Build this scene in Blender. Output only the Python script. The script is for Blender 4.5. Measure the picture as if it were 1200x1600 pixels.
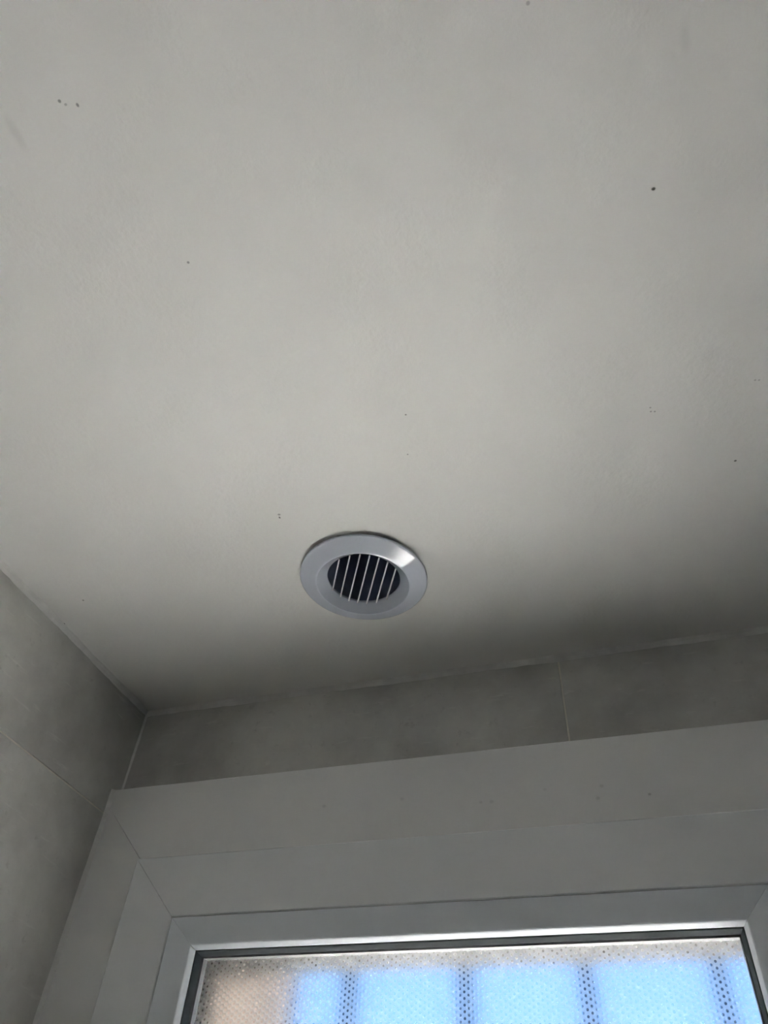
import bpy, bmesh, math, random
from mathutils import Vector, Matrix

for o in list(bpy.data.objects):
    bpy.data.objects.remove(o)
S = bpy.context.scene
C = S.collection
H = 2.4                                    # ceiling height; the ceiling/wall corner is (0, 0, H)

# ---------------------------------------------------------------- camera
cam_d = bpy.data.cameras.new('camera')
cam_d.sensor_fit = 'HORIZONTAL'
cam_d.sensor_width = 36.0
cam_d.lens = 1140.97 / 1200 * 36.0
cam_d.clip_start = 0.01
cam = bpy.data.objects.new('camera', cam_d)
C.objects.link(cam)
cam.location = (0.66328, -0.80282, H - 0.56550)
cam.rotation_euler = (2.38410, -0.05446, 0.31208)
S.camera = cam

# ---------------------------------------------------------------- sky
SKY_GAIN = 0.285
w = bpy.data.worlds.new('sky')
S.world = w
w.use_nodes = True
nt = w.node_tree
nt.nodes.clear()
wo = nt.nodes.new('ShaderNodeOutputWorld')
bg = nt.nodes.new('ShaderNodeBackground')
tc = nt.nodes.new('ShaderNodeTexCoord')
sx = nt.nodes.new('ShaderNodeSeparateXYZ')
mr = nt.nodes.new('ShaderNodeMapRange')
mr.inputs['From Min'].default_value = -0.02
mr.inputs['From Max'].default_value = 0.9
cr = nt.nodes.new('ShaderNodeValToRGB')
cr.color_ramp.elements[0].position = 0.0
cr.color_ramp.elements[0].color = (0.46, 0.93, 1.75, 1)
cr.color_ramp.elements[1].position = 1.0
cr.color_ramp.elements[1].color = (0.26, 0.52, 1.25, 1)
nt.links.new(tc.outputs['Generated'], sx.inputs[0])
nt.links.new(sx.outputs['Z'], mr.inputs['Value'])
nt.links.new(mr.outputs[0], cr.inputs[0])
nt.links.new(cr.outputs[0], bg.inputs['Color'])
bg.inputs['Strength'].default_value = SKY_GAIN
nt.links.new(bg.outputs[0], wo.inputs[0])

# ---------------------------------------------------------------- sun (high, along the facade; lights the added bounce paving outside)
sun_d = bpy.data.lights.new('sun', 'SUN')
sun_d.energy = 50.0
sun_d.color = (1.0, 0.985, 0.955)
sun_d.angle = math.radians(0.53)
sun = bpy.data.objects.new('sun', sun_d)
C.objects.link(sun)
sun.rotation_euler = Vector((-0.50, 0.04, 0.86)).to_track_quat('Z', 'Y').to_euler()

# ---------------------------------------------------------------- view
S.view_settings.view_transform = 'Standard'
S.view_settings.look = 'None'
S.view_settings.gamma = 1.0
S.view_settings.exposure = 2.0
S.view_settings.use_curve_mapping = False
try:
    S.cycles.use_denoising = True
    S.cycles.max_bounces = 20
    S.cycles.diffuse_bounces = 6
    S.cycles.glossy_bounces = 6
    S.cycles.transmission_bounces = 14
    S.cycles.sample_clamp_indirect = 0.0
    S.cycles.blur_glossy = 0.5
except Exception:
    pass


# ================================================================ helpers
def link(o):
    C.objects.link(o)
    return o


def mesh_obj(name, bm, mat, parent=None, smooth=False, recalc=True):
    if recalc:
        bmesh.ops.recalc_face_normals(bm, faces=bm.faces)
    me = bpy.data.meshes.new(name)
    bm.to_mesh(me)
    bm.free()
    if smooth:
        for p in me.polygons:
            p.use_smooth = True
    for m in (mat if isinstance(mat, (list, tuple)) else [mat]):
        me.materials.append(m)
    o = bpy.data.objects.new(name, me)
    link(o)
    if parent:
        o.parent = parent
    return o


def struct(o):
    o['kind'] = 'structure'
    return o


def empty(name, loc=(0, 0, 0), rot=(0, 0, 0)):
    o = bpy.data.objects.new(name, None)
    o.empty_display_size = 0.05
    link(o)
    o.location = loc
    o.rotation_euler = rot
    return o


def thing(o, label, cat):
    o['label'] = label
    o['category'] = cat
    return o


def box(bm, x0, x1, y0, y1, z0, z1, bevel=0.0):
    r = bmesh.ops.create_cube(bm, size=1.0)
    vs = r['verts']
    for v in vs:
        v.co = Vector((x0 + (v.co.x + .5) * (x1 - x0), y0 + (v.co.y + .5) * (y1 - y0), z0 + (v.co.z + .5) * (z1 - z0)))
    if bevel > 0:
        es = list({e for v in vs for e in v.link_edges})
        bmesh.ops.bevel(bm, geom=es, offset=bevel, segments=1, affect='EDGES')


def prism(bm, poly, p0, p1):
    """close a cross-section given by two matching lists of 3D points"""
    a = [bm.verts.new(p) for p in p0]
    b = [bm.verts.new(p) for p in p1]
    n = len(a)
    for i in range(n):
        bm.faces.new((a[i], a[(i + 1) % n], b[(i + 1) % n], b[i]))
    bm.faces.new(a[::-1])
    bm.faces.new(b)


def mitred(side, prof, rect, gap=0.0):
    """one mitred member of a rectangular frame. prof = [(inset, y)...]; rect = x0, x1, ztop, zbottom"""
    x0, x1, zt, zb = rect
    bm = bmesh.new()
    p0, p1 = [], []
    for d, y in prof:
        if side == 'top':
            p0.append((x0 + d + gap, y, zt - d)); p1.append((x1 - d - gap, y, zt - d))
        elif side == 'bottom':
            p0.append((x0 + d + gap, y, zb + d)); p1.append((x1 - d - gap, y, zb + d))
        elif side == 'left':
            p0.append((x0 + d, y, zt - d - gap)); p1.append((x0 + d, y, zb + d + gap))
        else:
            p0.append((x1 - d, y, zt - d - gap)); p1.append((x1 - d, y, zb + d + gap))
    prism(bm, prof, p0, p1)
    return bm


def lathe(bm, prof, seg=96, closed=False):
    rings = []
    for r, z in prof:
        rings.append([bm.verts.new((r * math.cos(2 * math.pi * i / seg), r * math.sin(2 * math.pi * i / seg), z)) for i in range(seg)])
    pairs = list(zip(rings, rings[1:]))
    if closed:
        pairs.append((rings[-1], rings[0]))
    for A, B in pairs:
        for i in range(seg):
            j = (i + 1) % seg
            bm.faces.new((A[i], A[j], B[j], B[i]))
    return rings


def bead(bm, path, rad, n_dir0, n_dir1, rnd, wob=0.2, steps=90, flat=0.75):
    """hand-laid filler bead between two surfaces meeting along path (two points); concave-ish triangle, width wobbles"""
    a, b = Vector(path[0]), Vector(path[1])
    prev = None
    u, v = Vector(n_dir0), Vector(n_dir1)
    ph = [rnd.uniform(0, 6.28) for _ in range(4)]
    for i in range(steps + 1):
        t = i / steps
        p = a.lerp(b, t)
        L = (b - a).length * t
        k = 1 + wob * (0.5 * math.sin(L * 37 + ph[0]) + 0.3 * math.sin(L * 91 + ph[1]) + 0.2 * math.sin(L * 210 + ph[2]))
        k2 = 1 + wob * (0.5 * math.sin(L * 29 + ph[3]) + 0.3 * math.sin(L * 113 + ph[0]) + 0.3 * math.sin(L * 260 + ph[1]))
        ring = [bm.verts.new(p - u * .0006 - v * .0006), bm.verts.new(p + u * rad * k - v * .0004),
                bm.verts.new(p + u * rad * .42 * k + v * rad * .42 * k2), bm.verts.new(p + v * rad * k2 - u * .0004)]
        if prev:
            for q in range(4):
                bm.faces.new((prev[q], prev[(q + 1) % 4], ring[(q + 1) % 4], ring[q]))
        else:
            bm.faces.new(ring[::-1])
        prev = ring
    bm.faces.new(prev)


# ================================================================ materials
def new_mat(name):
    m = bpy.data.materials.new(name)
    m.use_nodes = True
    n = m.node_tree
    b = n.nodes['Principled BSDF']
    return m, n, b


def mth(n, op, a, b=None, clamp=False):
    x = n.nodes.new('ShaderNodeMath')
    x.operation = op
    x.use_clamp = clamp
    for i, v in enumerate((a, b)):
        if v is None:
            continue
        if isinstance(v, (int, float)):
            x.inputs[i].default_value = v
        else:
            n.links.new(v, x.inputs[i])
    return x.outputs[0]


def noise(n, coord, scale, detail=4, rough=.5):
    t = n.nodes.new('ShaderNodeTexNoise')
    t.inputs['Scale'].default_value = scale
    t.inputs['Detail'].default_value = detail
    t.inputs['Roughness'].default_value = rough
    n.links.new(coord, t.inputs['Vector'])
    return t.outputs['Fac']


def mixc(n, fac, a, b):
    x = n.nodes.new('ShaderNodeMix')
    x.data_type = 'RGBA'
    for i, v in ((0, fac), (6, a), (7, b)):
        if isinstance(v, (int, float)):
            x.inputs[i].default_value = v
        elif isinstance(v, tuple):
            x.inputs[i].default_value = (*v, 1)
        else:
            n.links.new(v, x.inputs[i])
    return x.outputs[2]


def ramp(n, fac, lo, hi):
    x = n.nodes.new('ShaderNodeMapRange')
    x.inputs['From Min'].default_value = lo
    x.inputs['From Max'].default_value = hi
    n.links.new(fac, x.inputs['Value'])
    return x.outputs[0]


def bump(n, h, strength, dist, b):
    x = n.nodes.new('ShaderNodeBump')
    x.inputs['Strength'].default_value = strength
    x.inputs['Distance'].default_value = dist
    n.links.new(h, x.inputs['Height'])
    n.links.new(x.outputs[0], b.inputs['Normal'])


def pos(n):
    g = n.nodes.new('ShaderNodeNewGeometry')
    return g.outputs['Position']


def spots(n, P, lst):
    """sum of small soft marks: (centre, half-size xyz, softness 0..1, weight)"""
    tot = None
    for c, hs, soft, wgt in lst:
        m = n.nodes.new('ShaderNodeMapping')
        m.vector_type = 'TEXTURE'
        m.inputs['Location'].default_value = c
        m.inputs['Scale'].default_value = hs
        n.links.new(P, m.inputs['Vector'])
        l = n.nodes.new('ShaderNodeVectorMath')
        l.operation = 'LENGTH'
        n.links.new(m.outputs[0], l.inputs[0])
        r = n.nodes.new('ShaderNodeMapRange')
        r.interpolation_type = 'SMOOTHSTEP'
        r.inputs['From Min'].default_value = 1 - soft
        r.inputs['From Max'].default_value = 1.0
        r.inputs['To Min'].default_value = wgt
        r.inputs['To Max'].default_value = 0.0
        n.links.new(l.outputs['Value'], r.inputs['Value'])
        tot = r.outputs[0] if tot is None else mth(n, 'MAXIMUM', tot, r.outputs[0])
    return tot


# ceiling paint: warm white, roller stipple, a few specks and two faint smudges
m_ceil, n, b = new_mat('ceiling_paint')
P = pos(n)
CS = [(0.763, -0.5636, .0016, .0013, .9), (0.3582, -0.3283, .0018, .0016, .45), (0.357, -0.3240, .0010, .0016, .8),
      (0.4005, -0.6118, .0012, .0012, .55), (0.3692, -0.7456, .0013, .0013, .6), (0.3722, -0.7424, .0012, .0010, .35),
      (0.3803, -0.7396, .0011, .0015, .6), (0.5283, -0.4178, .0010, .0010, .6), (0.5164, -0.3713, .0009, .0009, .5),
      (0.8201, -0.2796, .0014, .0012, .8), (0.7469, -0.3649, .0010, .0010, .4), (0.7471, -0.3603, .0010, .0010, .45),
      (0.7505, -0.3594, .0010, .0010, .45), (0.8363, -0.3704, .0011, .0010, .3), (0.8395, -0.3695, .0011, .0010, .3),
      (0.0589, -0.2552, .0013, .0014, .6), (0.0060, -0.2200, .0014, .0014, .8), (0.6956, -0.7039, .0014, .0014, .35)]
sp = spots(n, P, [((x, y, H), (a * 1.25, c * 1.25, .05), .6, k) for x, y, a, c, k in CS] +
           [((0.325, -0.737, H), (.006, .018, .05), .9, .10), ((0.789, -0.655, H), (.005, .016, .05), .9, .07)])
base = mixc(n, ramp(n, noise(n, P, 6, 3), .3, .7), (0.815, 0.81, 0.78), (0.835, 0.83, 0.805))
col = mixc(n, sp, base, (0.05, 0.045, 0.04))
n.links.new(col, b.inputs['Base Color'])
b.inputs['Roughness'].default_value = .62
b.inputs['Specular IOR Level'].default_value = .3
hh = mth(n, 'ADD', mth(n, 'MULTIPLY', noise(n, P, 190, 3, .55), .6), mth(n, 'MULTIPLY', noise(n, P, 55, 2), .7))
bump(n, hh, .6, .0012, b)


# concrete-look porcelain tile
def tile_mat(name, tint):
    m, n, b = new_mat(name)
    P = pos(n)
    oi = n.nodes.new('ShaderNodeObjectInfo')
    off = n.nodes.new('ShaderNodeVectorMath')
    off.operation = 'MULTIPLY_ADD'
    off.inputs[1].default_value = (3.1, 5.3, 7.7)
    n.links.new(oi.outputs['Random'], off.inputs[0])
    n.links.new(P, off.inputs[2])
    Q = off.outputs[0]
    a = ramp(n, noise(n, Q, 7, 6, .6), .32, .68)
    c1 = mixc(n, a, tuple(t * .74 for t in tint), tuple(t * 1.18 for t in tint))
    st = n.nodes.new('ShaderNodeMapping')
    st.inputs['Scale'].default_value = (26, 14, 120)
    st.inputs['Rotation'].default_value = (0.5, 0.4, 0)
    n.links.new(Q, st.inputs['Vector'])
    s2 = ramp(n, noise(n, st.outputs[0], 1, 3, .6), .62, .78)
    c2 = mixc(n, mth(n, 'MULTIPLY', s2, .38), c1, tuple(min(1, t * 1.5) for t in tint))
    s3 = ramp(n, noise(n, Q, 85, 4, .7), .60, .74)
    c3 = mixc(n, mth(n, 'MULTIPLY', s3, .50), c2, tuple(t * .68 for t in tint))
    v = mth(n, 'ADD', mth(n, 'MULTIPLY', oi.outputs['Random'], .08), .96)
    hs = n.nodes.new('ShaderNodeHueSaturation')
    n.links.new(c3, hs.inputs['Color'])
    n.links.new(v, hs.inputs['Value'])
    n.links.new(hs.outputs[0], b.inputs['Base Color'])
    b.inputs['Roughness'].default_value = .5
    bump(n, noise(n, Q, 160, 4, .6), .12, .0008, b)
    return m


m_tile = tile_mat('concrete_tile', (0.60, 0.595, 0.56))
m_floor = tile_mat('floor_tile', (0.81, 0.80, 0.79))
m_wall = tile_mat('pale_wall_tile', (0.81, 0.80, 0.79))


def plain(name, col, rough=.5, spec=.5, metallic=0.0, nscale=30, amp=.06, bstr=.05):
    m, n, b = new_mat(name)
    P = pos(n)
    f = ramp(n, noise(n, P, nscale, 3), .3, .7)
    c = mixc(n, f, tuple(x * (1 - amp) for x in col), tuple(min(1, x * (1 + amp)) for x in col))
    n.links.new(c, b.inputs['Base Color'])
    b.inputs['Roughness'].default_value = rough
    b.inputs['Specular IOR Level'].default_value = spec
    b.inputs['Metallic'].default_value = metallic
    if bstr:
        bump(n, noise(n, P, nscale * 6, 3), bstr, .0006, b)
    return m


m_grout = plain('grout', (0.72, 0.69, 0.62), .8, .2, nscale=60, bstr=.3)
m_caulk = plain('white_filler', (0.74, 0.735, 0.71), .55, .4, nscale=80, bstr=.25)
m_core = plain('masonry', (0.6, 0.58, 0.54), .9, .1)
m_sash = plain('white_upvc_sash', (0.845, 0.86, 0.875), .32, .5, nscale=9, amp=.012, bstr=.02)
m_bead = plain('white_upvc_bead', (0.81, 0.85, 0.90), .36, .5, nscale=9, amp=.01, bstr=0)
m_outer = plain('outer_frame_upvc', (0.0125, 0.0118, 0.0112), .7, .1, nscale=20, amp=.04, bstr=0)
m_gasket = plain('grey_rubber', (0.075, 0.084, 0.090), .85, .06, nscale=60, amp=.1, bstr=0)
m_alu = plain('aluminium_spacer', (0.10, 0.102, 0.106), .6, .2, 0, nscale=90, amp=.05, bstr=0)
m_vent = plain('bluish_white_plastic', (0.68, 0.72, 0.81), .10, .55, nscale=12, amp=.01, bstr=0)
m_blade = plain('pale_plastic_blade', (0.80, 0.80, 0.79), .3, .5, nscale=40, amp=.03, bstr=0)
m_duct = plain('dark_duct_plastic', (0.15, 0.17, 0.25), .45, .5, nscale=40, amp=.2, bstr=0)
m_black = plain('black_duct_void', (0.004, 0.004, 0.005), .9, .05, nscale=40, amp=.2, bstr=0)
m_grille = plain('dark_painted_steel', (0.008, 0.010, 0.014), .6, .2, nscale=40, amp=.1)
m_bounce = plain('bounce_paving', (0.778, 0.775, 0.76), .85, .2, nscale=1.5, amp=.10)  # pale tone set to reflect sunlight up into the room
m_soil = plain('dark_soil', (0.03, 0.027, 0.02), .95, .1, nscale=2, amp=.2)
m_render = plain('pinkish_beige_paint', (0.88, 0.77, 0.72), .8, .1, nscale=3, amp=.05, bstr=.1)

# casing: same white plastic, with a row of faint filled screw pips and one dark dent
m_case, n, b = new_mat('white_upvc_casing')
P = pos(n)
KS = [(0.312, -0.1776, .0035, .35), (0.4096, -0.1779, .0035, .30), (0.5021, -0.1901, .0028, .35), (0.5144, -0.1905, .0032, .35),
      (0.5741, -0.1822, .0028, .25), (0.6351, -0.1838, .0034, .40), (0.6291, -0.1968, .0032, .55), (0.6821, -0.1975, .0024, .85)]
kp = spots(n, P, [((x, -.0173, H + z), (r, .05, r * .8), .7, k) for x, z, r, k in KS])
base = mixc(n, ramp(n, noise(n, P, 8, 3), .3, .7), (0.83, 0.83, 0.825), (0.85, 0.85, 0.845))
n.links.new(mixc(n, mth(n, 'MULTIPLY', kp, .45), base, (0.2, 0.2, 0.19)), b.inputs['Base Color'])
b.inputs['Roughness'].default_value = .42
bump(n, kp, .35, -.0012, b)


# glass
def glass(name, rough, pattern):
    m = bpy.data.materials.new(name)
    m.use_nodes = True
    n = m.node_tree
    n.nodes.clear()
    o = n.nodes.new('ShaderNodeOutputMaterial')
    g = n.nodes.new('ShaderNodeBsdfGlass')
    g.inputs['Color'].default_value = (0.99, 0.99, 0.99, 1)
    g.inputs['Roughness'].default_value = rough
    g.inputs['IOR'].default_value = 1.5
    n.links.new(g.outputs[0], o.inputs['Surface'])
    if pattern:
        P = pos(n)
        s = n.nodes.new('ShaderNodeSeparateXYZ')
        n.links.new(P, s.inputs[0])
        X, Z = s.outputs['X'], s.outputs['Z']
        # honeycomb of shallow dimples: squared distance to the nearest point of a hexagonal lattice
        per = PATTERN_PERIOD
        row = per * 1.62

        def d2(ox, oz):
            fx = mth(n, 'SUBTRACT', mth(n, 'FRACT', mth(n, 'ADD', mth(n, 'DIVIDE', X, row), 50 + ox)), .5)
            fz = mth(n, 'SUBTRACT', mth(n, 'FRACT', mth(n, 'ADD', mth(n, 'DIVIDE', Z, per), 50 + oz)), .5)
            fx, fz = mth(n, 'MULTIPLY', fx, row), mth(n, 'MULTIPLY', fz, per)
            return mth(n, 'ADD', mth(n, 'MULTIPLY', fx, fx), mth(n, 'MULTIPLY', fz, fz))
        near = mth(n, 'MINIMUM', d2(0, 0), d2(.5, .5))
        tot = mth(n, 'MULTIPLY', near, PATTERN_CURVE)
        # the middle of each dimple is clear, the ground between the dimples is satin
        rr = n.nodes.new('ShaderNodeMapRange')
        rr.interpolation_type = 'SMOOTHSTEP'
        rr.inputs['From Min'].default_value = (per * .13) ** 2
        rr.inputs['From Max'].default_value = (per * .33) ** 2
        rr.inputs['To Min'].default_value = .215
        rr.inputs['To Max'].default_value = rough
        n.links.new(near, rr.inputs['Value'])
        n.links.new(rr.outputs[0], g.inputs['Roughness'])
        bp = n.nodes.new('ShaderNodeBump')
        bp.inputs['Strength'].default_value = 1.0
        bp.inputs['Distance'].default_value = 1.0
        n.links.new(tot, bp.inputs['Height'])
        n.links.new(bp.outputs[0], g.inputs['Normal'])
    return m


PATTERN_PERIOD = 0.0055
PATTERN_CURVE = 22.0
m_clear = glass('clear_glass', 0.0, False)
m_pattern = glass('patterned_glass', 0.45, True)
m_frost = glass('patterned_glass_back', 0.15, False)

# ================================================================ room shell
RX, RY = 1.6, -2.2                          # right wall, rear wall
T = 0.22                                    # wall thickness
VC = Vector((0.4145, -0.209, H))            # vent centre
# ceiling slab with the vent's round hole
bm = bmesh.new()
seg = 64
HR = 0.050
cx0, cx1, cy0, cy1 = -T, RX + T, RY - T, T
circ, outer = [], []
for i in range(seg):
    a = 2 * math.pi * i / seg
    dx, dy = math.cos(a), math.sin(a)
    circ.append((VC.x + HR * dx, VC.y + HR * dy))
    t = min(x for x in ((cx1 - VC.x) / dx if dx > 1e-9 else 1e9, (cx0 - VC.x) / dx if dx < -1e-9 else 1e9,
                        (cy1 - VC.y) / dy if dy > 1e-9 else 1e9, (cy0 - VC.y) / dy if dy < -1e-9 else 1e9))
    outer.append((VC.x + t * dx, VC.y + t * dy))
corners = [(cx0, cy0), (cx1, cy0), (cx1, cy1), (cx0, cy1)]
rings = {}
for z in (H, H + .12):
    rings[z] = ([bm.verts.new((x, y, z)) for x, y in circ], [bm.verts.new((x, y, z)) for x, y in outer],
                [bm.verts.new((x, y, z)) for x, y in corners])
    ci, ou, co = rings[z]
    for i in range(seg):
        j = (i + 1) % seg
        bm.faces.new((ci[i], ci[j], ou[j], ou[i]))
        a, c = ou[i].co, ou[j].co
        if abs(a.x - c.x) > 1e-6 and abs(a.y - c.y) > 1e-6:      # a corner lies between
            cv = min(co, key=lambda v: (v.co - a).length + (v.co - c).length)
            bm.faces.new((ou[i], ou[j], cv))
A, B = rings[H][0], rings[H + .12][0]
for i in range(seg):
    j = (i + 1) % seg
    bm.faces.new((A[i], A[j], B[j], B[i]))
ceiling = struct(mesh_obj('ceiling', bm, m_ceil))

bm = bmesh.new(); box(bm, -T, RX + T, RY - T, T, -.15, 0)
floor = struct(mesh_obj('floor', bm, m_grout))
TT = 0.0016                                   # tile thickness: tile faces are the planes x = 0 and y = 0
bm = bmesh.new(); box(bm, -T, -TT + .0004, RY - T, -TT + .0004, 0, H)
wall_left = struct(mesh_obj('wall_left', bm, m_grout))
bm = bmesh.new(); box(bm, RX + TT, RX + T, RY - T, 0, 0, H)
wall_right = struct(mesh_obj('wall_right', bm, m_wall))
bm = bmesh.new(); box(bm, -T, RX + T, RY - T, RY, 0, H)
wall_rear = struct(mesh_obj('wall_rear', bm, m_wall))
# window wall with its opening
OX0, OX1, OZ1, OZ0 = 0.055, 0.862, H - 0.200, H - 1.335
bm = bmesh.new()
y0 = -.0004                        # core front face just behind the tile faces
for x0, x1, z0, z1 in ((-T, OX0, 0, H), (OX1, RX + T, 0, H), (OX0, OX1, OZ1, H), (OX0, OX1, 0, OZ0)):
    box(bm, x0, x1, y0 + TT, T, z0, z1)
bmesh.ops.remove_doubles(bm, verts=bm.verts, dist=1e-5)
wall_window = struct(mesh_obj('wall_back', bm, m_grout))

# tiles -----------------------------------------------------------
J = 0.0022                                   # joint width
TW, TH, CUT = 0.607, 0.300, 0.160            # tile size; top course is cut
rnd = random.Random(4)


def tile(parent, x0, x1, y0, y1, z0, z1):
    bm = bmesh.new()
    box(bm, x0, x1, y0, y1, z0, z1, bevel=.0005)
    return mesh_obj('tile', bm, m_tile, parent)


rows = [(H - CUT, H)]
z = H - CUT
while z > 0.02:
    rows.append((max(0, z - TH), z)); z -= TH
for r, (z0, z1) in enumerate(rows):
    y = 0.0
    while y > RY + .02:
        y2 = max(RY, y - TW)
        e = rnd.uniform(-.0002, .0002)
        tile(wall_left, -TT, e, y2 + J / 2, min(y - J / 2, -.0008), z0 + (J / 2 if z0 > 0 else 0), z1 - J / 2)
        y = y2
    x = 0.0
    while x < RX - .02:
        x2 = min(RX, x + TW)
        X0, X1, Z0, Z1 = x + J / 2, x2 - J / 2, z0 + J / 2, z1 - J / 2
        # cut round the window opening
        pcs = []
        if Z1 <= OZ0 or Z0 >= OZ1 or X1 <= OX0 or X0 >= OX1:
            pcs = [(X0, X1, Z0, Z1)]
        elif Z1 > OZ1:
            pcs = [(X0, X1, OZ1, Z1)]
        elif X1 > OX1:
            pcs = [(max(X0, OX1), X1, Z0, Z1)]
        elif Z0 < OZ0:
            pcs = [(X0, X1, Z0, OZ0)]
        for a, b_, c, d in pcs:
            tile(wall_window, max(a, .0008), b_, 0.0, TT, c, d)
        x = x2
# floor tiles
yy = 0.0
while yy > RY + .01:
    y2 = max(RY, yy - .6)
    xx = 0.0
    while xx < RX - .01:
        x2 = min(RX, xx + .6)
        bm = bmesh.new(); box(bm, xx + .002, x2 - .002, y2 + .002, yy - .002, -.001, .006, bevel=.0008)
        mesh_obj('tile', bm, m_floor, floor)
        xx = x2
    yy = y2

# filler beads along the ceiling joints and beside the window
bm = bmesh.new(); bead(bm, ((0, -.001, H), (0, RY, H)), .0062, (1, 0, 0), (0, 0, -1), rnd, steps=220)
struct(mesh_obj('trim_1', bm, m_caulk, smooth=False))
bm = bmesh.new(); bead(bm, ((.001, 0, H), (RX, 0, H)), .0066, (0, -1, 0), (0, 0, -1), rnd, steps=200)
struct(mesh_obj('trim_2', bm, m_caulk, smooth=False))
bm = bmesh.new(); bead(bm, ((0, 0, H - .004), (0, 0, H - .135)), .0026, (1, 0, 0), (0, -1, 0), rnd, steps=40)
struct(mesh_obj('trim_3', bm, m_caulk, smooth=False))
bm = bmesh.new(); bead(bm, ((0, -.0173, H - .1275), (0, -.0173, H - 1.41)), .0048, (1, 0, 0), (0, -1, 0), rnd, wob=.15, steps=120)
struct(mesh_obj('trim_4', bm, m_caulk, smooth=False))

# ================================================================ window
win = struct(empty('window_1', (0, 0, 0)))
ZB = -1.20                                   # bottom of the glass below the ceiling
XL3, XR3, H3, B3 = .0784, .8364, .2269, ZB - .1031
SIDES = ('top', 'left', 'right', 'bottom')
# casing round the opening (left member is ripped down against the tiled wall)
CW = .0999
crect = (XL3 - CW, XR3 + CW, H - H3 + CW, H + B3 - CW)
for s in SIDES:
    d0 = (CW - XL3) + .0002 if s == 'left' else 0.0
    prof = [(d0, -.0005), (d0, -.0161), (d0 + .0012, -.0173), (CW + .0088, -.0173), (CW + .010, -.0161), (CW + .010, -.0005)]
    bm = mitred(s, prof, crect, gap=.00035)
    if s in ('top', 'bottom'):
        bmesh.ops.bisect_plane(bm, geom=bm.verts[:] + bm.edges[:] + bm.faces[:], plane_co=(.0002, 0, 0), plane_no=(-1, 0, 0), clear_outer=True)
        bmesh.ops.holes_fill(bm, edges=[e for e in bm.edges if e.is_boundary], sides=0)
    mesh_obj('casing', bm, m_case, win)
# sash: its lip laps over the casing
SW = .0681
srect = (XL3, XR3, H - H3, H + B3)
prof = [(0, -.0171), (0, -.0276), (.0014, -.0290), (SW - .0012, -.0290), (SW, -.0278), (SW, .0040), (.0125, .0040), (.0125, -.0171)]
for s in SIDES:
    mesh_obj('sash_rail', mitred(s, prof, srect, gap=.0003), m_sash, win)
# glazing bead: sloping face, rounded lip, then the return towards the glass
grect = (XL3 + SW, XR3 - SW, H - H3 - SW, H + B3 + SW)
prof = [(.0009, -.0283), (.0252, -.0201), (.0264, -.0194), (.0272, -.0182), (.0297, -.0128), (.0299, -.0116), (.0299, -.0030), (.0009, -.0030)]
for s in SIDES:
    mesh_obj('glazing_bead', mitred(s, prof, grect, gap=.0002), m_bead, win)
prof = [(.0290, -.0114), (.0302, -.0118), (.0312, -.0108), (.0332, -.0035), (.0333, -.0021), (.0290, -.0021)]
for s in SIDES:
    mesh_obj('gasket', mitred(s, prof, grect), m_gasket, win)
GX0, GX1, GZ1, GZ0 = grect[0] + .022, grect[1] - .022, grect[2] - .022, grect[3] + .022
bm = bmesh.new(); box(bm, GX0, GX1, -.0019, .0021, GZ0, GZ1)
mesh_obj('pane', bm, m_clear, win)['label'] = 'clear inner pane'
prof = [(.022, .0025), (.0345, .0025), (.0345, .0110), (.022, .0110)]
for s in SIDES:
    mesh_obj('spacer', mitred(s, prof, grect, gap=.0001), m_alu, win)
bm = bmesh.new(); box(bm, GX0, GX1, .0114, .0154, GZ0, GZ1)
o = mesh_obj('pane', bm, [m_frost, m_pattern], win)
o['label'] = 'outer pane pressed with a dotted honeycomb pattern'
for p in o.data.polygons:
    p.material_index = 1 if p.normal.y < -.5 else 0
# fixed outer frame
orect = (.056, .861, H - .201, H - 1.334)
prof = [(0, .0165), (0, .085), (.1070, .085), (.1070, .0165)]
for s in SIDES:
    pr = prof if s in ('left', 'right') else [(0, .0165), (0, .085), (.124, .085), (.124, .0165)]
    bm = bmesh.new()
    if s == 'top':
        box(bm, orect[0], orect[1], .0165, .085, H - .325, orect[2])
    elif s == 'bottom':
        box(bm, orect[0], orect[1], .0165, .085, orect[3], H - 1.21)
    elif s == 'left':
        box(bm, orect[0], .155, .0165, .085, H - 1.21, H - .325)
    else:
        box(bm, .752, orect[1], .0165, .085, H - 1.21, H - .325)
    mesh_obj('outer_frame', bm, m_outer, win)

# ================================================================ ceiling vent
vent = empty('ceiling_vent', VC, (math.radians(.5), math.radians(.5), 0))
thing(vent, 'round bluish white ceiling air vent with thin parallel blades over a dark duct', 'vent')
bm = bmesh.new()
prof = [(.0733, -.0014), (.0742, -.0022), (.0742, -.0046), (.0735, -.0054), (.0722, -.0060),      # rim
        (.0560, -.0118), (.0546, -.0124), (.0534, -.0122), (.0526, -.0112),                       # lip
        (.0430, -.0034), (.0425, -.0022), (.0425, -.0006), (.0460, -.0004), (.0470, .0002), (.0700, -.0012)]
lathe(bm, prof, 128, closed=True)
o = mesh_obj('flange', bm, m_vent, vent, smooth=True)
try:
    o.data.set_sharp_from_angle(angle=math.radians(35))
except Exception:
    pass
bd = Vector((.477, -.879, 0)).normalized()
bn = Vector((bd.y, -bd.x, 0))
for k in range(-3, 4):
    off = k * .0109
    half = math.sqrt(.0428 ** 2 - off ** 2) + .0006
    bm = bmesh.new()
    box(bm, -half, half, -.00075, .00075, -.0052, -.0020, bevel=.0003)
    M = Matrix(((bd.x, bn.x, 0, bn.x * off), (bd.y, bn.y, 0, bn.y * off), (0, 0, 1, 0), (0, 0, 0, 1)))
    bm.transform(M)
    mesh_obj('blade', bm, m_blade, vent)
bm = bmesh.new()
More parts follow.
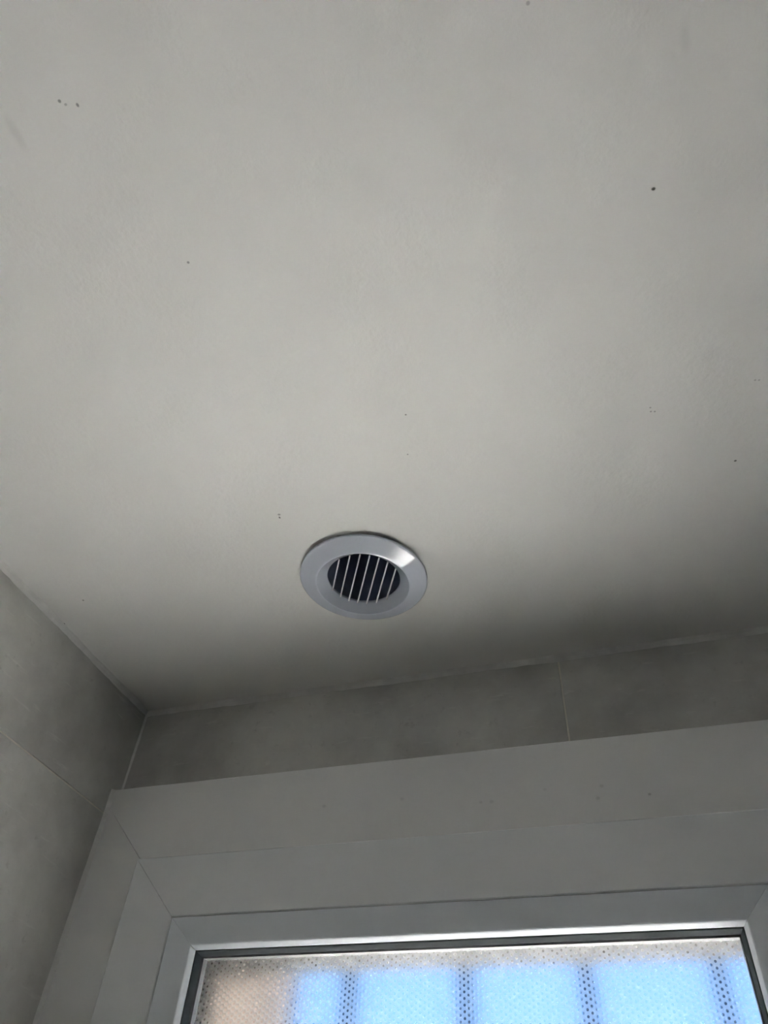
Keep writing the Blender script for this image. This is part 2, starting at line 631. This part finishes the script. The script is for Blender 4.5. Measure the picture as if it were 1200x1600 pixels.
lathe(bm, [(.0429, -.0004), (.0429, .150), (.0446, .150), (.0446, -.0002)], 64, closed=True)
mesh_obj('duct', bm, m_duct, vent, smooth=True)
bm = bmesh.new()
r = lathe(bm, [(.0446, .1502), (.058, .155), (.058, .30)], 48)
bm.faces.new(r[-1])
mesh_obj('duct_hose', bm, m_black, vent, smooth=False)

# ================================================================ outside
gx = [g + (g - .6633) / .80 * .15 for g in (.3567, .4765, .5917, .7078)]
gr = empty('window_grille', (0.458, .15, H - 1.30))
thing(gr, 'dark upright bars of the security grille blurred behind the patterned glass', 'grille')
bm = bmesh.new()
off = Vector(gr.location)


def gpart(name, x0, x1, y0, y1, z0, z1):
    bm = bmesh.new()
    box(bm, x0 - off.x, x1 - off.x, y0 - off.y, y1 - off.y, z0 - off.z, z1 - off.z, bevel=.0015)
    mesh_obj(name, bm, m_grille, gr)


for x in gx:
    gpart('bar', x - .007, x + .007, .141, .159, H - 1.272, H - .238)
for z0, z1 in ((H - .238, H - .222), (H - 1.288, H - 1.272)):
    gpart('rail', OX0 + .0005, OX1 - .0005, .140, .160, z0, z1)

# shutter leaf half drawn across the left end of the opening
sh = empty('window_shutter', (.130, .187, H - 1.30))
thing(sh, 'pinkish beige shutter leaf blurred behind the left end of the patterned glass', 'shutter')


def spart(name, x0, x1, y0, y1, z0, z1, mat=None):
    bm = bmesh.new()
    box(bm, x0 - .130, x1 - .130, y0 - .187, y1 - .187, z0 - H + 1.30, z1 - H + 1.30, bevel=.0012)
    mesh_obj(name, bm, mat or m_render, sh)


SX0, SX1, SZ0, SZ1 = .0565, .2150, H - 1.330, H - .2025
spart('stile', SX0, SX0 + .030, .172, .184, SZ0, SZ1)
spart('stile', SX1 - .030, SX1, .172, .184, SZ0, SZ1)
spart('edge_shade_strip', SX1, SX1 + .003, .171, .185, SZ0, SZ1, m_black)  # black strip added to shade the leaf edge, which otherwise glares white
for z0, z1 in ((SZ1 - .05, SZ1), (SZ0, SZ0 + .05), (H - .80, H - .75)):
    spart('cross_rail', SX0 + .0302, SX1 - .0302, .172, .184, z0, z1)
for z0, z1 in ((H - .7498, SZ1 - .0502), (SZ0 + .0502, H - .8002)):
    spart('panel', SX0 + .0302, SX1 - .0302, .1745, .1815, z0, z1)

bm = bmesh.new(); box(bm, -30, 30, T + .001, 45, -.25, -.05)
struct(mesh_obj('ground', bm, m_soil))
bm = bmesh.new(); box(bm, -6, 7, T + .001, 4.6, -.05, -.02)
struct(mesh_obj('bounce_terrace', bm, m_bounce))  # unseen pale slab added to bounce sunlight through the window onto the ceiling
